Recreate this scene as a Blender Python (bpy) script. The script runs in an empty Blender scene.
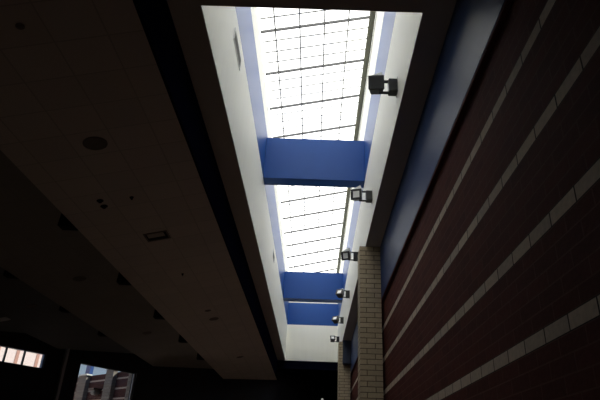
import bpy, bmesh, math, random
from mathutils import Vector, Matrix, Quaternion

random.seed(7)
U = 1.65                     # metres per survey unit; the eye stands 1.65 m above the floor
C = bpy.context.scene.collection


def W(x, y, z):
    return Vector((x * U, y * U, (z + 1.0) * U))


# ------------------------------------------------------------------ materials
def new_mat(name):
    m = bpy.data.materials.new(name)
    m.use_nodes = True
    nt = m.node_tree
    return m, nt, nt.nodes['Principled BSDF']


def paint(name, col, rough=0.6, spec=0.5, metal=0.0, var=0.06, scale=3.0, bump=0.0, stretch=(1, 1, 1)):
    """Painted or plain surface with a faint procedural unevenness."""
    m, nt, b = new_mat(name)
    tc = nt.nodes.new('ShaderNodeTexCoord')
    mp = nt.nodes.new('ShaderNodeMapping')
    mp.inputs['Scale'].default_value = stretch
    nz = nt.nodes.new('ShaderNodeTexNoise')
    nz.inputs['Scale'].default_value = scale
    nz.inputs['Detail'].default_value = 5
    mx = nt.nodes.new('ShaderNodeMix')
    mx.data_type = 'RGBA'
    mx.inputs[6].default_value = (*[c * (1 - var) for c in col], 1)
    mx.inputs[7].default_value = (*[min(1, c * (1 + var)) for c in col], 1)
    nt.links.new(tc.outputs['Object'], mp.inputs['Vector'])
    nt.links.new(mp.outputs['Vector'], nz.inputs['Vector'])
    nt.links.new(nz.outputs['Fac'], mx.inputs[0])
    nt.links.new(mx.outputs[2], b.inputs['Base Color'])
    b.inputs['Roughness'].default_value = rough
    b.inputs['Specular IOR Level'].default_value = spec
    b.inputs['Metallic'].default_value = metal
    if bump:
        bp = nt.nodes.new('ShaderNodeBump')
        bp.inputs['Strength'].default_value = bump
        bp.inputs['Distance'].default_value = 0.01
        n2 = nt.nodes.new('ShaderNodeTexNoise')
        n2.inputs['Scale'].default_value = scale * 12
        nt.links.new(mp.outputs['Vector'], n2.inputs['Vector'])
        nt.links.new(n2.outputs['Fac'], bp.inputs['Height'])
        nt.links.new(bp.outputs['Normal'], b.inputs['Normal'])
    return m


def math_node(nt, op, a, b=None, c=None):
    n = nt.nodes.new('ShaderNodeMath')
    n.operation = op
    for i, v in enumerate((a, b, c)):
        if v is None:
            continue
        if isinstance(v, (int, float)):
            n.inputs[i].default_value = v
        else:
            nt.links.new(v, n.inputs[i])
    return n.outputs[0]


def masonry(name, c1, c2, mortar, bw, bh, joint, ax, z0, h0, stripe=None, rough=0.85, bump=0.6,
            stripe_cols=None, stripe_joint=None, offset=0.5, grain=0.25, spec=0.2):
    """Running-bond masonry laid along the world direction ax; every sixth course may be a band."""
    m, nt, b = new_mat(name)
    tc = nt.nodes.new('ShaderNodeTexCoord')
    sp = nt.nodes.new('ShaderNodeSeparateXYZ')
    nt.links.new(tc.outputs['Object'], sp.inputs[0])
    h = math_node(nt, 'ADD', math_node(nt, 'MULTIPLY', sp.outputs[0], ax[0]),
                  math_node(nt, 'MULTIPLY', sp.outputs[1], ax[1]))
    h = math_node(nt, 'SUBTRACT', h, h0 - 200 * bw)
    z = math_node(nt, 'SUBTRACT', sp.outputs[2], z0 - 120 * bh)
    cb = nt.nodes.new('ShaderNodeCombineXYZ')
    nt.links.new(h, cb.inputs[0])
    nt.links.new(z, cb.inputs[1])

    def brick(a, bb, mo, js):
        t = nt.nodes.new('ShaderNodeTexBrick')
        t.offset = offset
        t.inputs['Color1'].default_value = (*a, 1)
        t.inputs['Color2'].default_value = (*bb, 1)
        t.inputs['Mortar'].default_value = (*mo, 1)
        t.inputs['Scale'].default_value = 1.0
        t.inputs['Mortar Size'].default_value = js
        t.inputs['Mortar Smooth'].default_value = 0.1
        t.inputs['Bias'].default_value = 0.0
        t.inputs['Brick Width'].default_value = bw
        t.inputs['Row Height'].default_value = bh
        nt.links.new(cb.outputs[0], t.inputs['Vector'])
        return t

    t = brick(c1, c2, mortar, joint)
    col, fac = t.outputs['Color'], t.outputs['Fac']
    if stripe:
        s1, s2, sm = stripe_cols
        t2 = brick(s1, s2, sm, stripe_joint or joint)
        row = math_node(nt, 'FLOOR', math_node(nt, 'DIVIDE', z, bh))
        msk = math_node(nt, 'LESS_THAN', math_node(nt, 'MODULO', row, float(stripe)), 0.5)
        mx = nt.nodes.new('ShaderNodeMix')
        mx.data_type = 'RGBA'
        nt.links.new(msk, mx.inputs[0])
        nt.links.new(col, mx.inputs[6])
        nt.links.new(t2.outputs['Color'], mx.inputs[7])
        col = mx.outputs[2]
    nz = nt.nodes.new('ShaderNodeTexNoise')
    nz.inputs['Scale'].default_value = 22
    nz.inputs['Detail'].default_value = 6
    nt.links.new(tc.outputs['Object'], nz.inputs['Vector'])
    hs = nt.nodes.new('ShaderNodeMix')
    hs.data_type = 'RGBA'
    hs.blend_type = 'MULTIPLY'
    hs.inputs[0].default_value = 1.0
    k = math_node(nt, 'ADD', math_node(nt, 'MULTIPLY', nz.outputs['Fac'], 2 * grain), 1 - grain)
    kc = nt.nodes.new('ShaderNodeCombineXYZ')
    for i in range(3):
        nt.links.new(k, kc.inputs[i])
    nt.links.new(col, hs.inputs[6])
    nt.links.new(kc.outputs[0], hs.inputs[7])
    nt.links.new(hs.outputs[2], b.inputs['Base Color'])
    bp = nt.nodes.new('ShaderNodeBump')
    bp.inputs['Strength'].default_value = bump
    bp.inputs['Distance'].default_value = 0.008
    hh = math_node(nt, 'ADD', math_node(nt, 'MULTIPLY', fac, -1.0), math_node(nt, 'MULTIPLY', nz.outputs['Fac'], 0.8))
    nt.links.new(hh, bp.inputs['Height'])
    nt.links.new(bp.outputs['Normal'], b.inputs['Normal'])
    b.inputs['Roughness'].default_value = rough
    b.inputs['Specular IOR Level'].default_value = spec
    return m


def ceiling_tiles(name, col, line, tile, x0, y0, joint):
    m, nt, b = new_mat(name)
    tc = nt.nodes.new('ShaderNodeTexCoord')
    mp = nt.nodes.new('ShaderNodeMapping')
    mp.inputs['Location'].default_value = (-x0 + 100 * tile, -y0 + 100 * tile, 0)
    t = nt.nodes.new('ShaderNodeTexBrick')
    t.offset = 0.0
    t.inputs['Color1'].default_value = (*col, 1)
    t.inputs['Color2'].default_value = (*[c * 0.93 for c in col], 1)
    t.inputs['Mortar'].default_value = (*line, 1)
    t.inputs['Scale'].default_value = 1.0
    t.inputs['Mortar Size'].default_value = joint
    t.inputs['Brick Width'].default_value = tile
    t.inputs['Row Height'].default_value = tile
    nt.links.new(tc.outputs['Object'], mp.inputs['Vector'])
    nt.links.new(mp.outputs['Vector'], t.inputs['Vector'])
    nt.links.new(t.outputs['Color'], b.inputs['Base Color'])
    b.inputs['Roughness'].default_value = 0.9
    b.inputs['Specular IOR Level'].default_value = 0.15
    return m


def glow_panel(name, col, strength):
    """Translucent daylight panel lit by the sky above it."""
    m, nt, b = new_mat(name)
    b.inputs['Base Color'].default_value = (0.85, 0.86, 0.84, 1)
    b.inputs['Roughness'].default_value = 0.5
    tc = nt.nodes.new('ShaderNodeTexCoord')
    nz = nt.nodes.new('ShaderNodeTexNoise')
    nz.inputs['Scale'].default_value = 1.4
    nt.links.new(tc.outputs['Object'], nz.inputs['Vector'])
    k = math_node(nt, 'ADD', math_node(nt, 'MULTIPLY', nz.outputs['Fac'], 0.1 * strength), 0.95 * strength)
    b.inputs['Emission Color'].default_value = (*col, 1)
    nt.links.new(k, b.inputs['Emission Strength'])
    return m


def clear_glass(name):
    m = bpy.data.materials.new(name)
    m.use_nodes = True
    nt = m.node_tree
    nt.nodes.clear()
    o = nt.nodes.new('ShaderNodeOutputMaterial')
    tr = nt.nodes.new('ShaderNodeBsdfTransparent')
    tr.inputs[0].default_value = (0.93, 0.96, 0.95, 1)
    gl = nt.nodes.new('ShaderNodeBsdfGlossy')
    gl.inputs['Roughness'].default_value = 0.02
    fr = nt.nodes.new('ShaderNodeFresnel')
    fr.inputs[0].default_value = 1.45
    mx = nt.nodes.new('ShaderNodeMixShader')
    nt.links.new(fr.outputs[0], mx.inputs[0])
    nt.links.new(tr.outputs[0], mx.inputs[1])
    nt.links.new(gl.outputs[0], mx.inputs[2])
    nt.links.new(mx.outputs[0], o.inputs[0])
    return m


BH = 0.0745 * U      # masonry course
BW = 0.2435 * U      # masonry block length
AZ = math.radians(33)
UX, UY = math.sin(AZ), math.cos(AZ)          # run of the slanted window wall
AV = math.radians(-51)
VX, VY = math.sin(AV), math.cos(AV)          # run of the wing outside

M = {}
M['white_wall'] = paint('white_wall_paint', (0.93, 0.92, 0.83), 0.6, 0.3, var=0.04, scale=1.2, stretch=(6, 6, 0.5))
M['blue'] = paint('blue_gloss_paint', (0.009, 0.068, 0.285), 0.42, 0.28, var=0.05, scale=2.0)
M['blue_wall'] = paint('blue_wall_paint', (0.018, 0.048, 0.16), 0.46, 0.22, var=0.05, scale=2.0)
M['shadowed'] = paint('shadowed_blue_paint', (0.003, 0.0035, 0.010), 0.9, 0.0, var=0.05, scale=2.0)  # blue fascia and far bulkhead: their shade is put into this near-black colour
M['soffit'] = paint('soffit_paint', (0.62, 0.56, 0.48), 0.85, 0.1, var=0.06, scale=2.5)
M['floor'] = paint('carpet', (0.175, 0.138, 0.112), 0.95, 0.05, var=0.25, scale=14, bump=0.5)
M['dark_wall'] = paint('dark_wall_paint', (0.035, 0.035, 0.042), 0.8, 0.15, var=0.1, scale=2)
M['grey_trim'] = paint('grey_trim_paint', (0.6, 0.6, 0.6), 0.6, 0.3, var=0.08, scale=3)
M['brick_red'] = masonry('dark_red_block', (0.112, 0.033, 0.026), (0.086, 0.026, 0.021), (0.14, 0.062, 0.05),
                         BW, BH, 0.006, (0, 1, 0), (0.511 + 1) * U, 0.030 * U, stripe=6,
                         stripe_cols=((0.68, 0.56, 0.44), (0.55, 0.46, 0.37), (0.05, 0.035, 0.03)), stripe_joint=0.009, spec=0.06)
M['brick_tan'] = masonry('tan_brick', (0.54, 0.44, 0.30), (0.45, 0.365, 0.25), (0.14, 0.105, 0.07),
                         BW, BH, 0.010, (1, 1, 0), (0.520 + 1) * U, 0.02 * U, grain=0.22)
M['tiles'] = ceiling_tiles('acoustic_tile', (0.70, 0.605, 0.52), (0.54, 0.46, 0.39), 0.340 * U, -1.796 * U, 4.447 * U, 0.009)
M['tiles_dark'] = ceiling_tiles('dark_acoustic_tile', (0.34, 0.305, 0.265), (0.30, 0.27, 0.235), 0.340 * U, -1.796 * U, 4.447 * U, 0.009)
M['tiles_dimmed'] = ceiling_tiles('distance_dimmed_tile', (0.19, 0.185, 0.18), (0.165, 0.16, 0.155), 0.340 * U, -1.796 * U, 4.447 * U, 0.009)  # third band onward: dimming with distance put into the tile colour
M['fitting'] = paint('brown_fitting', (0.22, 0.18, 0.15), 0.7, 0.1, scale=6)
M['unlit_lens'] = paint('smoked_lens', (0.02, 0.02, 0.02), 0.35, 0.4, scale=6)  # dark copy of the floodlight lens, its unlit look put into the colour
M['alu_dark'] = paint('dark_aluminium', (0.10, 0.10, 0.10), 0.5, 0.4, metal=0.3, scale=4)
M['alu_grey'] = paint('grey_aluminium', (0.42, 0.42, 0.40), 0.5, 0.4, metal=0.2, scale=4)
M['olive'] = paint('olive_grey_metal', (0.17, 0.17, 0.12), 0.5, 0.4, scale=4)
M['panel'] = glow_panel('translucent_daylight_panel', (1.0, 1.0, 0.97), 2.45)
M['black'] = paint('black_metal', (0.018, 0.018, 0.018), 0.45, 0.5, scale=6)
M['black_matt'] = paint('black_matt', (0.012, 0.010, 0.010), 0.8, 0.2, scale=6)
M['housing'] = paint('grey_metal_housing', (0.06, 0.062, 0.062), 0.4, 0.5, metal=0.2, scale=6)
M['visor'] = paint('skylit_grey_metal', (0.52, 0.54, 0.54), 0.5, 0.4, scale=6)  # pale tone carries the skylight falling on the floodlight hoods
M['lens'] = paint('pale_lens', (0.9, 0.89, 0.84), 0.2, 0.6, scale=6)  # paleness also stands for reflections on the floodlight lenses
M['grille'] = paint('grey_grille', (0.30, 0.30, 0.28), 0.6, 0.3, scale=6)
M['vent_rim'] = paint('vent_rim_paint', (0.50, 0.42, 0.35), 0.6, 0.3, scale=6)
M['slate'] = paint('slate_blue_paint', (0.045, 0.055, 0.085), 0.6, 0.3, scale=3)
M['glass'] = clear_glass('clear_glass')
M['frame_blue'] = paint('blue_window_frame', (0.03, 0.08, 0.25), 0.4, 0.4, scale=3)
M['frame_dark'] = paint('dark_window_frame', (0.03, 0.03, 0.035), 0.5, 0.4, scale=3)
M['wing_red'] = masonry('outer_red_brick', (0.095, 0.036, 0.031), (0.075, 0.031, 0.028), (0.11, 0.058, 0.05),
                        BW, 0.0415 * U, 0.006, (VX, VY, 0), 1.462 * U + U - 0.0415 * U * 0.5, 0, stripe=6,
                        stripe_cols=((0.52, 0.42, 0.36), (0.47, 0.39, 0.33), (0.55, 0.4, 0.35)))
M['wing_tan'] = masonry('outer_tan_brick', (0.27, 0.24, 0.205), (0.24, 0.21, 0.18), (0.19, 0.16, 0.14),
                        BW, BH, 0.008, (1, 1, 0), 0, 0)
M['stucco'] = paint('pale_stucco', (0.84, 0.69, 0.66), 0.8, 0.1, var=0.04, scale=1.5)
M['salmon'] = paint('salmon_stucco', (0.55, 0.31, 0.25), 0.8, 0.1, var=0.12, scale=1.5)
M['paving'] = paint('paving', (0.30, 0.29, 0.27), 0.9, 0.1, var=0.15, scale=0.8)
M['lamp_glow'] = glow_panel('lit_lamp_cover', (1.0, 0.97, 0.92), 0.25)
M['white_paint'] = paint('white_metal_paint', (0.8, 0.8, 0.78), 0.5, 0.4, scale=5)


# ------------------------------------------------------------------ mesh helpers
class MB:
    def __init__(self):
        self.bm = bmesh.new()

    def face(self, vs, mi=0):
        f = self.bm.faces.new(vs)
        f.material_index = mi
        return f

    def hexa(self, p, mi=0):
        """8 corners: bottom ring 0-3, top ring 4-7."""
        v = [self.bm.verts.new(q) for q in p]
        for idx in ((3, 2, 1, 0), (4, 5, 6, 7), (0, 1, 5, 4), (1, 2, 6, 5), (2, 3, 7, 6), (3, 0, 4, 7)):
            self.face([v[i] for i in idx], mi)
        return v

    def box(self, a, b, mi=0, mat=None):
        (x0, y0, z0), (x1, y1, z1) = a, b
        p = [(x0, y0, z0), (x1, y0, z0), (x1, y1, z0), (x0, y1, z0), (x0, y0, z1), (x1, y0, z1), (x1, y1, z1), (x0, y1, z1)]
        p = [Vector(q) for q in p]
        if mat is not None:
            p = [mat @ q for q in p]
        return self.hexa(p, mi)

    def ubox(self, a, b, mi=0):
        return self.box(tuple(W(*a)), tuple(W(*b)), mi)

    def cyl(self, p0, p1, r0, r1=None, n=20, mi=0):
        r1 = r0 if r1 is None else r1
        p0, p1 = Vector(p0), Vector(p1)
        q = Vector((0, 0, 1)).rotation_difference((p1 - p0).normalized())
        a, b = [], []
        for i in range(n):
            t = 2 * math.pi * i / n
            d = q @ Vector((math.cos(t), math.sin(t), 0))
            a.append(self.bm.verts.new(p0 + d * r0))
            b.append(self.bm.verts.new(p1 + d * r1))
        for i in range(n):
            j = (i + 1) % n
            self.face([a[i], a[j], b[j], b[i]], mi)
        self.face(a[::-1], mi)
        self.face(b, mi)

    def ring(self, c, axis, r_in, r_out, h, n=28, mi=0):
        c = Vector(c)
        q = Vector((0, 0, 1)).rotation_difference(Vector(axis).normalized())
        R = []
        for (r, z) in ((r_in, 0), (r_out, 0), (r_out, h), (r_in, h)):
            R.append([self.bm.verts.new(c + q @ Vector((r * math.cos(2 * math.pi * i / n), r * math.sin(2 * math.pi * i / n), z))) for i in range(n)])
        for k in range(4):
            for i in range(n):
                j = (i + 1) % n
                self.face([R[k][i], R[k][j], R[(k + 1) % 4][j], R[(k + 1) % 4][i]], mi)

    def build(self, name, mats, parent=None, bevel=0.0):
        bm = self.bm
        bmesh.ops.recalc_face_normals(bm, faces=bm.faces[:])
        if bevel:
            bmesh.ops.bevel(bm, geom=bm.edges[:], offset=bevel, segments=2, affect='EDGES', clamp_overlap=True)
        me = bpy.data.meshes.new(name)
        bm.to_mesh(me)
        bm.free()
        for m in (mats if isinstance(mats, (list, tuple)) else [mats]):
            me.materials.append(m)
        o = bpy.data.objects.new(name, me)
        C.objects.link(o)
        if parent is not None:
            o.parent = parent
        return o


def tag(o, label=None, cat=None, group=None, kind=None):
    if label:
        o['label'] = label
    if cat:
        o['category'] = cat
    if group:
        o['group'] = group
    if kind:
        o['kind'] = kind
    return o


def struct(o, label, cat):
    return tag(o, label, cat, kind='structure')


def empty(name, loc, rz=0.0):
    e = bpy.data.objects.new(name, None)
    e.empty_display_size = 0.1
    C.objects.link(e)
    e.location = loc
    e.rotation_euler = (0, 0, rz)
    return e


def copy_tree(o, parent=None):
    c = o.copy()
    C.objects.link(c)
    if parent is not None:
        c.parent = parent
    for ch in o.children:
        copy_tree(ch, c)
    return c


# ------------------------------------------------------------------ the hall shell
YN, YF = -4.0, 22.3
XL = -8.6


def wall_y(x):               # y of the slanted window wall's inner face at x (survey units)
    return 20.563 + 1.5399 * x


P0 = (-9.393, 6.1)
NX, NY = UY, -UX             # inward normal of the window wall


def on_wall(s, z, off=0.0):  # off: metres*U outward
    return W(P0[0] + UX * s - NX * off, P0[1] + UY * s - NY * off, z)


b = MB()
b.ubox((XL - 0.2, YN - 0.2, -1.1), (1.25, YF + 0.3, -1.0))
struct(b.build('floor', M['floor']), 'dark brown carpeted floor of the hall', 'floor')

b = MB()
b.ubox((1.0, YN - 0.2, -1.0), (1.22, YF + 0.3, 2.299))
struct(b.build('wall_right', M['brick_red']), 'dark red block wall with pale tan stripe courses on the right', 'wall')

b = MB()
b.ubox((0.965, YN, 2.30), (1.22, YF, 3.13))
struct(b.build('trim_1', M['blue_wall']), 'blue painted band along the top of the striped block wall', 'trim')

b = MB()
b.ubox((XL - 0.2, YN - 0.2, -1.0), (1.0, YN, 3.4))
struct(b.build('wall_back', M['dark_wall']), 'dark wall behind the viewer', 'wall')
b = MB()
b.ubox((XL - 0.2, YN, -1.0), (XL, wall_y(XL) + 0.1, 3.4))
struct(b.build('wall_left', M['dark_wall']), 'dark wall at the far left side of the hall', 'wall')

b = MB()
b.ubox((0.968, YN, 2.275), (1.0, YF, 2.299))
struct(b.build('trim_5', M['brick_red']), 'dark red ledge between the block wall and the blue band', 'trim')

# slanted window wall with two openings
WIN1 = (5.10, 6.775, 1.725, 2.026)
WIN2 = (7.63, 9.215, -0.9, 1.985)
TH = 0.16
b = MB()


def wseg(s0, s1, z0, z1):
    p = [on_wall(s0, z0), on_wall(s1, z0), on_wall(s1, z0, TH), on_wall(s0, z0, TH),
         on_wall(s0, z1), on_wall(s1, z1), on_wall(s1, z1, TH), on_wall(s0, z1, TH)]
    b.hexa(p)


S0, S1 = 0.9, 19.4
wseg(S0, WIN1[0], -1, 3.4)
wseg(WIN1[0], WIN1[1], -1, WIN1[2])
wseg(WIN1[0], WIN1[1], WIN1[3], 3.4)
wseg(WIN1[1], WIN2[0], -1, 3.4)
wseg(WIN2[0], WIN2[1], -1, WIN2[2])
wseg(WIN2[0], WIN2[1], WIN2[3], 3.4)
wseg(WIN2[1], S1, -1, 3.4)
struct(b.build('wall_front', M['dark_wall']), 'dark slanted far wall holding the two windows', 'wall')


def window(name, s0, s1, z0, z1, bars, label, fm, fw=0.02):
    root = empty(name, on_wall((s0 + s1) / 2, z0, TH * 0.55))
    inv = Matrix.Translation(-root.location)
    f = MB()

    def seg(m, a, c, e, g, o0, o1):
        p = [on_wall(a, e, o0), on_wall(c, e, o0), on_wall(c, e, o1), on_wall(a, e, o1),
             on_wall(a, g, o0), on_wall(c, g, o0), on_wall(c, g, o1), on_wall(a, g, o1)]
        m.hexa([inv @ q for q in p])
    seg(f, s0, s1, z0, z0 + fw, TH * .35, TH * .75)
    seg(f, s0, s1, z1 - fw, z1, TH * .35, TH * .75)
    seg(f, s0, s0 + fw, z0 + fw, z1 - fw, TH * .35, TH * .75)
    seg(f, s1 - fw, s1, z0 + fw, z1 - fw, TH * .35, TH * .75)
    f.build('window_frame', fm, root)
    for q in bars:
        m = MB()
        seg(m, q - 0.012, q + 0.012, z0 + fw, z1 - fw, TH * .38, TH * .70)
        m.build('mullion', M['frame_dark'], root)
    edges = [s0 + fw] + list(bars) + [s1 - fw]
    for a, c in zip(edges[:-1], edges[1:]):
        m = MB()
        seg(m, a + 0.012, c - 0.012, z0 + fw, z1 - fw, TH * .52, TH * .55)
        m.build('glass_pane', M['glass'], root)
    return struct(root, label, 'window')


window('window_1', *WIN1, (5.56, 5.95, 6.34), 'long low window of square panes high on the dark wall', M['frame_blue'], 0.012)
window('window_2', *WIN2, (), 'large window looking out at the brick wing with tan piers', M['frame_dark'], 0.012)

# pale pilaster edge between the windows
b = MB()
p = []
for z in (-1.0, 2.22):
    p += [on_wall(7.17, z, -0.07), on_wall(7.235, z, -0.07), on_wall(7.235, z, 0.0), on_wall(7.17, z, 0.0)]
b.hexa(p)
struct(b.build('trim_2', M['grey_trim']), 'slim grey vertical trim between the two windows', 'trim')

# stepped tile ceiling: sloping bands, each rising towards the skylight
SL = 0.228
K = 1.0235
bands = [(-1.225, 2.616, -2.60 * K), (-2.60 * K, 2.50 * K, -4.02 * K), (-4.02 * K, 2.45 * K, -5.45 * K),
         (-5.45 * K, 2.39 * K, -6.90 * K), (-6.90 * K, 2.33 * K, XL)]
desc = ['tiled sloping ceiling band next to the skylight', 'second tiled ceiling band, stepped up beyond the first edge',
        'third tiled ceiling band, near the windows', 'fourth tiled ceiling band above the long low window',
        'last tiled ceiling band along the left wall']


def band_z(i, x):
    x0, z0, _ = bands[i]
    return z0 + SL * (x - x0)


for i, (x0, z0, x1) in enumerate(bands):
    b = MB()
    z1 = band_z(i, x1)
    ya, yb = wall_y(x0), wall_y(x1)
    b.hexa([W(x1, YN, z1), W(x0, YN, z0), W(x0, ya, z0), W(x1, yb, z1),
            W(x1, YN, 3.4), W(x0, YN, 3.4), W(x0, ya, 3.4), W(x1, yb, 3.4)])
    struct(b.build('ceiling', (M['tiles'], M['tiles_dark'], M['tiles_dimmed'], M['tiles_dimmed'], M['tiles_dimmed'])[i]), desc[i], 'ceiling')

b = MB()
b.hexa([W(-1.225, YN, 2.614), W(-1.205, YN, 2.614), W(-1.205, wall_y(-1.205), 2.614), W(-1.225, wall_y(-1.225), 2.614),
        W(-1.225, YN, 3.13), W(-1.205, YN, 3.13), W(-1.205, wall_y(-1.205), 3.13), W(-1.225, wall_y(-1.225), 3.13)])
struct(b.build('trim_3', M['shadowed']), 'navy upright band between the tiled ceiling and the skylight surround', 'trim')

# flat surround of the skylight
XA, XB, YA, YB, ZS = -0.957, 0.741, 3.00, 17.95, 3.13
b = MB()
b.ubox((-1.225, YN, ZS), (XA, YF, 3.4))
b.ubox((XB, YN, ZS), (1.22, YF, 3.4))
b.ubox((XA, YN, ZS), (XB, YA, 3.4))
b.ubox((XA, YB, ZS), (XB, YF, 3.4))
struct(b.build('ceiling_surround', M['soffit']), 'flat dark brown ceiling strip framing the skylight opening', 'ceiling')

# dark lower bulkhead closing the hall beyond the skylight
b = MB()
xl, xr, yb = -1.204, 0.974, YB + .02
v = b.hexa([W(xl, yb, 2.87), W(xr, yb, 2.87), W(xr, wall_y(xr), 2.87), W(xl, wall_y(xl), 2.87),
            W(xl, yb, ZS), W(xr, yb, ZS), W(xr, wall_y(xr), ZS), W(xl, wall_y(xl), ZS)])
struct(b.build('trim_4', M['shadowed']), 'navy bulkhead across the hall under the far end of the skylight', 'trim')

# well walls: white, blue band, white
ZB0, ZB1, ZGL = 4.30, 5.17, 5.64
ZGR = ZGL + SL * (XB - XA)


def well_lined(name, label, a, c, ztop, la, lc, ZB1=ZB1):
    b = MB()
    b.ubox((la[0], la[1], 3.13), (lc[0], lc[1], 3.4), 0)
    b.ubox((a[0], a[1], 3.4), (c[0], c[1], ZB0), 0)
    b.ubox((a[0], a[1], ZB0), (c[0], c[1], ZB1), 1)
    b.ubox((a[0], a[1], ZB1), (c[0], c[1], ztop), 0)
    return struct(b.build(name, [M['white_wall'], M['blue']]), label, 'wall')


L = 0.006
well_lined('wall_skylight_left', 'white left wall of the skylight shaft with a blue band', (XA - .12, YA - .12), (XA + L, YB + .12), ZGL + .04,
           (XA, YA), (XA + L, YB))
well_lined('wall_skylight_right', 'white right wall of the skylight shaft with a blue band', (XB - L, YA - .12), (XB + .12, YB + .12), ZGR + .1,
           (XB - L, YA), (XB, YB))
well_lined('wall_skylight_end', 'white far end wall of the skylight shaft with a blue band', (XA, YB - L), (XB, YB + .12), ZGL - .01,
           (XA, YB - L), (XB, YB), 5.055)
well_lined('wall_skylight_near', 'white near end wall of the skylight shaft', (XA, YA - .12), (XB, YA + L), ZGL - .01,
           (XA, YA), (XB, YA + L))

# gable fillers above the two end walls
for yy in (YA - .06, YB):
    b = MB()
    b.hexa([W(XA, yy, ZGL - .01), W(XB, yy, ZGL - .01), W(XB, yy + .06, ZGL - .01), W(XA, yy + .06, ZGL - .01),
            W(XA, yy, ZGL + .02), W(XB, yy, ZGR + .02), W(XB, yy + .06, ZGR + .02), W(XA, yy + .06, ZGL + .02)])
    struct(b.build('wall_gable', M['white_wall']), 'white sloping end piece under the skylight glazing', 'wall')

# ------------------------------------------------------------------ skylight glazing
root = empty('window_3', W(XA, YA, ZGL))
struct(root, 'long sloping translucent skylight with a fine grid of bars', 'window')


def gz(x):
    return ZGL + SL * (x - XA)


def rel(p):
    return p - root.location


PY0, PD = 5.860, 0.9265
ks = list(range(-3, 13))


def slab(m, x0, x1, y0, y1, d0, d1):
    """piece parallel to the glazing between depths d0..d1 below it"""
    m.hexa([rel(W(x0, y0, gz(x0) - d1)), rel(W(x1, y0, gz(x1) - d1)), rel(W(x1, y1, gz(x1) - d1)), rel(W(x0, y1, gz(x0) - d1)),
            rel(W(x0, y0, gz(x0) - d0)), rel(W(x1, y0, gz(x1) - d0)), rel(W(x1, y1, gz(x1) - d0)), rel(W(x0, y1, gz(x0) - d0))])


ys = [PY0 + PD * k for k in ks]
edges = [YA] + [y for y in ys if YA + .05 < y < YB - .05] + [YB]
for y0, y1 in zip(edges[:-1], edges[1:]):
    m = MB()
    slab(m, XA, XB, y0, y1, -0.03, 0.0)
    m.build('glazing_panel', M['panel'], root)
for y in edges[1:-1]:
    m = MB()
    slab(m, XA + 0.022, 0.665, y - .0085, y + .0085, 0.003, 0.045)
    m.build('purlin', M['alu_dark'], root)
m = MB()
for x in (-0.728, -0.374, -0.016, 0.337):
    slab(m, x - .0098, x + .0098, YA, YB, 0.001, 0.006)
m.build('long_grid_bars', M['alu_grey'], root)
m = MB()
for a in edges[1:-1]:
    for q in (1, 2, 3):
        y = a + PD * q / 4
        if y < YB - .03:
            slab(m, XA + 0.03, 0.66, y - .0118, y + .0118, 0.001, 0.004)
for q in (1, 2, 3):
    y = edges[1] - PD * q / 4
    if y > YA:
        slab(m, XA + 0.03, 0.66, y - .0118, y + .0118, 0.001, 0.004)
m.build('cross_grid_bars', M['alu_grey'], root)
m = MB()
slab(m, 0.642, 0.727, YA, YB, 0.0, 0.05)
m.build('ridge_frame', M['olive'], root)

# blue cross beams
for (y0, y1, lab) in ((7.80, 8.05, 'nearer deep blue beam crossing the skylight shaft'),
                      (14.80, 15.14, 'farther deep blue beam crossing the skylight shaft')):
    r = empty('cross_beam', W(XA, y0, ZB0 - .01))
    m = MB()
    a = W(XA + L + .001, y0, ZB0 - .01) - r.location
    c = W(XB - L - .001, y1, 5.08) - r.location
    m.box(tuple(a), tuple(c))
    m.build('beam_body', M['blue'], r, bevel=0.006)
    tag(r, lab, 'beam', kind='structure')

# ------------------------------------------------------------------ brick pillars
for (y0, lab) in ((7.80, 'nearer tan brick pillar standing against the dark striped wall'),
                  (14.80, 'farther tan brick pillar, below the dark slate box')):
    m = MB()
    m.ubox((0.645, y0, -1.0), (0.964, y0 + 0.40, ZS - .002))
    o = m.build('brick_pillar', M['brick_tan'])
    tag(o, lab, 'pillar')

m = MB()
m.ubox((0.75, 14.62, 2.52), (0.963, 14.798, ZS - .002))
tag(m.build('wall_box', M['slate'], bevel=0.01), 'dark slate box at the top of the farther brick pillar, under the ceiling', 'box')


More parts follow.
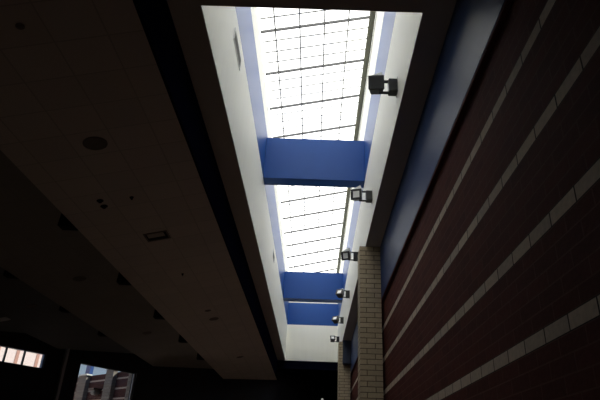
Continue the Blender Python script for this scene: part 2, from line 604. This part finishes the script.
# ------------------------------------------------------------------ floodlights on the right shaft wall
def make_floodlight():
    r = empty('floodlight', (0, 0, 0))
    m = MB()
    m.box((-0.145, -0.07, -0.13), (-0.004, 0.09, 0.12))
    m.build('junction_box', M['black'], r, bevel=0.008)
    m = MB()
    m.box((-0.004, -0.09, -0.15), (0.0, 0.11, 0.14))
    m.build('mounting_plate', M['grille'], r)
    m = MB()
    m.box((-0.30, 0.03, 0.13), (-0.002, 0.08, 0.155))
    m.build('yoke_arm', M['black'], r)
    m = MB()
    m.box((-0.30, 0.00, -0.125), (-0.10, 0.045, -0.10))
    m.build('yoke_arm', M['black'], r)
    h = MB()
    # lamp head: deep housing, front towards -Y, tapering to the back
    f = [(-0.125, -0.11, -0.13), (0.125, -0.11, -0.13), (0.125, -0.11, 0.12), (-0.125, -0.11, 0.12)]
    k = [(-0.09, 0.13, -0.08), (0.09, 0.13, -0.08), (0.09, 0.13, 0.09), (-0.09, 0.13, 0.09)]
    h.hexa([Vector(q) for q in (f[0], f[1], k[1], k[0], f[3], f[2], k[2], k[3])])
    hd = h.build('lamp_head', M['housing'], r, bevel=0.010)
    hd.location = (-0.345, 0, 0)
    g = MB()
    for (a, c) in (((-0.13, -0.125, -0.135), (0.13, -0.105, -0.085)), ((-0.13, -0.125, 0.075), (0.13, -0.105, 0.125)),
                   ((-0.13, -0.125, -0.085), (-0.075, -0.105, 0.075)), ((0.075, -0.125, -0.085), (0.13, -0.105, 0.075))):
        g.box(a, c)
    g.build('bezel', M['black'], hd)
    g = MB()
    g.box((-0.075, -0.118, -0.085), (0.075, -0.108, 0.075))
    g.build('lens', M['lens'], hd)
    g = MB()
    g.hexa([Vector(q) for q in ((-0.125, -0.11, 0.12), (0.125, -0.11, 0.12), (0.10, 0.12, 0.09), (-0.10, 0.12, 0.09),
                                (-0.105, -0.085, 0.135), (0.09, -0.055, 0.235), (0.09, 0.08, 0.22), (-0.09, 0.08, 0.125))])
    g.build('visor', M['visor'], hd)
    return r


proto = make_floodlight()
where = ['nearest floodlight on the white shaft wall, before the first blue beam',
         'floodlight just below the nearer blue beam, showing its pale square lens',
         'floodlight beside the top of the nearer brick pillar',
         'floodlight seen against the farther blue beam',
         'floodlight beyond the farther blue beam, seen against the far blue band',
         'farthest floodlight, by the white end wall above the far pillar']
tilt = [(4, -6), (6, -16), (14, -24), (-32, -24), (-36, -26), (-34, 6)]
for i, lab in enumerate(where):
    o = proto if i == 0 else copy_tree(proto)
    o.location = W(XB - L, 4.28 + 2.46 * i, 3.44 + .025 * i)
    tag(o, lab, 'floodlight', 'floodlights along the skylight shaft')
    for ch in o.children:
        if ch.name.startswith('lamp_head'):
            ch.rotation_euler = (math.radians(tilt[i][0]), 0, math.radians(tilt[i][1]))
            for g in ch.children:
                if g.name.startswith('lens'):
                    g.material_slots[0].link = 'OBJECT'
                    g.material_slots[0].material = M['unlit_lens'] if i == 0 else M['lens']


# ------------------------------------------------------------------ grilles in the left shaft wall
def wall_grille(y0, y1, z0, z1, lab):
    r = empty('wall_grille', W(XA + L, (y0 + y1) / 2, z0))
    a, c = (y1 - y0) * U / 2, (z1 - z0) * U
    m = MB()
    t = 0.02
    m.box((0, -a, 0), (0.015, a, t))
    m.box((0, -a, c - t), (0.015, a, c))
    m.box((0, -a, t), (0.015, -a + t, c - t))
    m.box((0, a - t, t), (0.015, a, c - t))
    m.build('grille_frame', M['white_paint'], r)
    m = MB()
    n = 5
    for k in range(n):
        z = t + (c - 2 * t) * (k + .5) / n
        m.box((0.001, -a + t, z - .008), (0.010, a - t, z + .004))
    m.build('grille_slats', M['grille'], r)
    tag(r, lab, 'vent', 'grilles in the skylight shaft wall')


wall_grille(4.24, 4.75, 3.97, 4.12, 'nearer long wall grille in the white shaft wall under the blue band')
wall_grille(10.60, 11.05, 3.97, 4.12, 'farther long wall grille in the white shaft wall, past the nearer blue beam')


# ------------------------------------------------------------------ fittings in the tile ceiling
def on_band(i, x, y):
    return W(x * K, y * K, band_z(i, x * K))


TILT = math.atan(SL)


def ceil_empty(name, i, x, y):
    e = empty(name, on_band(i, x, y))
    e.rotation_euler = (0, -TILT, 0)
    return e


def downlight(name, i, x, y, r, lab, cat, group=None, deep=True):
    e = ceil_empty(name, i, x, y)
    m = MB()
    m.ring((0, 0, -0.010), (0, 0, 1), r * .86, r, 0.012)
    m.build('trim_ring', M['fitting'], e)
    m = MB()
    m.cyl((0, 0, -0.005), (0, 0, 0.0), r * .87, n=28)
    m.build('speaker_cloth' if cat == 'speaker' else 'lamp_cover', M['fitting'], e)
    tag(e, lab, cat, group)
    return e


G = 'round fittings in the tiled ceiling'
downlight('ceiling_speaker', 0, -1.904, 3.85, 0.165, 'largest dark round ceiling fitting, in the tiled band beside the skylight', 'speaker', G)
downlight('recessed_downlight', 0, -1.865, 9.78, 0.15, 'dark round ceiling fitting well beyond the square vent, farther of a close pair', 'downlight', G)
downlight('recessed_downlight', 0, -1.876, 9.20, 0.09, 'small dark round ceiling fitting beyond the square vent, nearer of a close pair', 'downlight', G)
downlight('recessed_downlight', 0, -1.835, 13.55, 0.14, 'farthest dark round fitting in the tiled band beside the skylight', 'downlight', G)
downlight('recessed_downlight', 1, -3.375, 7.37, 0.15, 'nearer dark round fitting in the second ceiling band', 'downlight', G)
downlight('recessed_downlight', 1, -3.357, 10.8, 0.15, 'farther dark round fitting in the second ceiling band', 'downlight', G)
downlight('recessed_downlight', 2, -4.73, 8.85, 0.14, 'dark round fitting in the third ceiling band before the long low window', 'downlight', G)


def small_fitting(name, x, y, r, h, lab, cat):
    e = ceil_empty(name, 0, x, y)
    m = MB()
    m.cyl((0, 0, -0.008), (0, 0, 0), r, n=20)
    m.build('base_plate', M['fitting'] if cat == 'sensor' else M['black_matt'], e)
    m = MB()
    m.cyl((0, 0, -h), (0, 0, -0.008), r * .45, r * .7, n=20)
    m.build('sensor_cap', M['fitting'] if cat == 'sensor' else M['black_matt'], e)
    tag(e, lab, cat)


small_fitting('smoke_detector', -2.19, 4.82, 0.055, 0.04, 'small dark ceiling detector, nearer of two side by side', 'detector')
small_fitting('smoke_detector', -2.193, 4.945, 0.06, 0.04, 'small dark ceiling detector, farther of two side by side', 'detector')
small_fitting('sprinkler_head', -1.898, 4.854, 0.035, 0.05, 'tiny dark ceiling sprinkler level with the pair of detectors', 'sprinkler')
small_fitting('sprinkler_head', -1.893, 7.23, 0.03, 0.05, 'tiny dark ceiling sprinkler just beyond the square ceiling vent', 'sprinkler')
small_fitting('motion_sensor', -1.89, 2.516, 0.045, 0.03, 'small dark ceiling sensor nearest the viewer', 'sensor')

e = ceil_empty('ceiling_vent', 0, -1.898, 5.86)
m = MB()
a, c, t = 0.23, 0.19, 0.03
m.box((-a, -c, -0.014), (a, -c + t, 0))
m.box((-a, c - t, -0.014), (a, c, 0))
m.box((-a, -c + t, -0.014), (-a + t, c - t, 0))
m.box((a - t, -c + t, -0.014), (a, c - t, 0))
m.build('vent_frame', M['fitting'], e)
m = MB()
m.box((-a + t, -c + t, -0.004), (a - t, c - t, -0.001))
m.build('vent_throat', M['black_matt'], e)
m = MB()
m.box((-a + .06, -c + .05, -0.012), (a - .08, c - .16, -0.005))
m.build('vent_blade', M['vent_rim'], e)
tag(e, 'square ceiling vent with a pale blade in the tiled band beside the skylight', 'vent')

e = ceil_empty('ceiling_light', 2, -5.36, 9.22)
m = MB()
m.box((-0.14, -0.14, -0.02), (0.14, 0.14, 0))
m.build('light_frame', M['white_paint'], e)
m = MB()
m.box((-0.12, -0.12, -0.026), (0.12, 0.12, -0.02))
m.build('diffuser', M['lens'], e)
tag(e, 'pale square ceiling light at the left, above the long low window', 'ceiling light')


# boxes fixed behind the stepped ceiling edges
def edge_box(i, x, y, zb, lab, group):
    x, y, zb = x * K, y * K, zb * K
    r = empty('edge_speaker', W(x, y, zb))
    h = (band_z(i, x - .19) - zb) * U
    w, d = 0.19 * U, 0.11
    m = MB()
    m.hexa([Vector(q) for q in ((-w, -d, 0.01), (-.002, -d, 0.01), (-.002, d, 0.01), (-w, d, 0.01),
                                (-w + .02, -d, h), (-.002, -d, h), (-.002, d, h), (-w + .02, d, h))])
    m.build('cabinet', M['black_matt'], r)
    m = MB()
    m.box((-w + .03, -d + .02, 0.0), (-.03, d - .02, 0.01))
    m.build('front_grille', M['black_matt'], r)
    tag(r, lab, 'speaker', group)


names = ['nearest', 'second nearest', 'middle', 'second farthest', 'farthest']
for k, n in enumerate(names):
    edge_box(1, -2.60, 5.34 + 1.94 * k, 2.236,
             '%s of five dark boxes behind the first stepped ceiling edge' % n, 'dark boxes behind the first ceiling edge')
for k, n in enumerate(['nearest', 'middle', 'farthest']):
    edge_box(2, -4.02, 7.0 + 1.78 * k, 2.19,
             '%s of three dark boxes behind the second stepped ceiling edge' % n, 'dark boxes behind the second ceiling edge')

r = empty('wall_light', on_wall(17.84, 2.27, -0.002))
m = MB()
m.cyl((0, 0, 0.05), (0, -0.03, 0.05), 0.10, n=20)
m.build('back_plate', M['grille'], r)
m = MB()
m.cyl((0, -0.03, 0.05), (0, -0.10, 0.05), 0.09, 0.05, n=20)
m.build('lamp_cover', M['lamp_glow'], r)
tag(r, 'small pale wall light on the dark far wall beside the farther pillar', 'wall light')

# ------------------------------------------------------------------ outside
m = MB()
m.box((-120, -20, -0.4), (-0.5, 140, -0.22))
struct(m.build('ground', M['paving']), 'paved ground outside the windows', 'ground')

BX, BY = -4.271, 13.987
WNX, WNY = 0.629, 0.777      # away from the viewer, behind the wing's face


def on_wing(s, z, off=0.0):
    return W(BX + VX * s + WNX * off, BY + VY * s + WNY * off, z)


def wing_box(m, s0, s1, z0, z1, o0, o1, org):
    p = []
    for z in (z0, z1):
        p += [on_wing(s0, z, o0), on_wing(s1, z, o0), on_wing(s1, z, o1), on_wing(s0, z, o1)]
    m.hexa([q - org for q in p])


r = empty('brick_wing', on_wing(1.5, -1.13, 0.3))
m = MB()
# facing follows world position so the courses stay level
m2 = MB()
wing_box(m2, 0.27, 3.2, -1.13, 2.12, 0.0, 0.8, Vector((0, 0, 0)))
wing = m2.build('brick_face', M['wing_red'])
wing.parent = r
wing.matrix_parent_inverse = Matrix.Translation(-r.location)
for (s0, s1, zt) in ((0.28, 0.42, 2.16), (1.13, 1.48, 2.19), (2.42, 2.84, 2.12)):
    m2 = MB()
    wing_box(m2, s0, s1, -1.13, zt, -0.12, -0.002, Vector((0, 0, 0)))
    o = m2.build('brick_pier', M['wing_tan'])
    o.parent = r
    o.matrix_parent_inverse = Matrix.Translation(-r.location)
    m2 = MB()
    wing_box(m2, max(s0 - .03, .275), s1 + .03, zt, zt + .035, -0.15, 0.02, Vector((0, 0, 0)))
    o2 = m2.build('pier_cap', M['white_paint'])
    o2.parent = r
    o2.matrix_parent_inverse = Matrix.Translation(-r.location)
tag(r, 'brick wing with tan piers and pale stripes outside the large window', 'building')

r = empty('blue_panel', on_wing(2.91, 2.13, 0.2))
m = MB()
wing_box(m, 2.80, 3.03, 2.13, 2.75, 0.15, 0.25, r.location)
m.build('panel_body', M['frame_blue'], r)
tag(r, 'blue upright panel on top of the brick wing against the sky', 'panel')

r = empty('outdoor_lamp', on_wing(1.86, 1.62, -0.002))
m = MB()
wing_box(m, 1.72, 2.0, 1.70, 1.74, -0.24, -0.003, r.location)
m.build('lamp_hood', M['black'], r)
m = MB()
wing_box(m, 1.78, 1.98, 1.58, 1.70, -0.18, -0.003, r.location)
m.build('lamp_body', M['grille'], r, bevel=0.05)
tag(r, 'grey outdoor lamp with a dark hood on the brick wing between the piers', 'lamp')


# sunlit pale building beyond the long window
def on_fac(s, z, off):
    return W(P0[0] + UX * s - NX * off, P0[1] + UY * s - NY * off, z)


r = empty('striped_building', on_fac(8.0, -1.13, 5.5))


def fac_box(m, s0, s1, z0, z1, o0, o1):
    p = []
    for z in (z0, z1):
        p += [on_fac(s0, z, o0), on_fac(s1, z, o0), on_fac(s1, z, o1), on_fac(s0, z, o1)]
    m.hexa([q - r.location for q in p])


m = MB()
fac_box(m, 5.6, 9.95, -1.13, 3.3, 5.0, 7.0)
m.build('facade', M['stucco'], r)
for s in (6.95, 7.67, 8.32, 8.90, 9.53):
    m = MB()
    fac_box(m, s - .05, s + .05, -1.13, 3.3, 4.993, 4.9995)
    m.build('pilaster', M['salmon'], r)
tag(r, 'sunlit pale building with salmon upright stripes outside the long window', 'building')

# ------------------------------------------------------------------ sky and sun
w = bpy.data.worlds.new('sky')
bpy.context.scene.world = w
w.use_nodes = True
nt = w.node_tree
bg = nt.nodes['Background']
tc = nt.nodes.new('ShaderNodeTexCoord')
sp = nt.nodes.new('ShaderNodeSeparateXYZ')
cr = nt.nodes.new('ShaderNodeValToRGB')
cr.color_ramp.elements[0].position = 0.0
cr.color_ramp.elements[0].color = (0.40, 0.48, 0.58, 1)
cr.color_ramp.elements[1].position = 0.7
cr.color_ramp.elements[1].color = (0.20, 0.30, 0.52, 1)
nt.links.new(tc.outputs['Generated'], sp.inputs[0])
nt.links.new(sp.outputs[2], cr.inputs[0])
nt.links.new(cr.outputs[0], bg.inputs[0])
bg.inputs[1].default_value = 0.85

sun = bpy.data.lights.new('sun', 'SUN')
sun.energy = 9.0
sun.angle = math.radians(0.6)
sun.color = (1.0, 0.95, 0.88)
so = bpy.data.objects.new('sun', sun)
C.objects.link(so)
sd = Vector((0.84, 0.30, 0.85)).normalized()       # towards the sun
so.rotation_euler = sd.to_track_quat('Z', 'Y').to_euler()
so.location = (0, 0, 40)

# ------------------------------------------------------------------ camera
cam = bpy.data.cameras.new('camera')
co = bpy.data.objects.new('camera', cam)
C.objects.link(co)
R = Matrix(((0.9995, -0.0328, -0.0003), (-0.0150, -0.4480, -0.8939), (0.0292, 0.8934, -0.4482)))
q = R.to_quaternion()
q.normalize()
co.rotation_mode = 'QUATERNION'
co.rotation_quaternion = q
co.location = (0, 0, U)
cam.sensor_width = 36
cam.lens = 536.79 * 36 / 600
cam.shift_x = -20 / 600
cam.clip_start = 0.05
cam.clip_end = 500
sc = bpy.context.scene
sc.camera = co
sc.view_settings.view_transform = 'Standard'
sc.view_settings.look = 'None'
sc.view_settings.exposure = 0.0
sc.view_settings.gamma = 1.0
sc.view_settings.use_curve_mapping = False
sc.cycles.use_denoising = True
sc.cycles.max_bounces = 12
sc.cycles.diffuse_bounces = 8
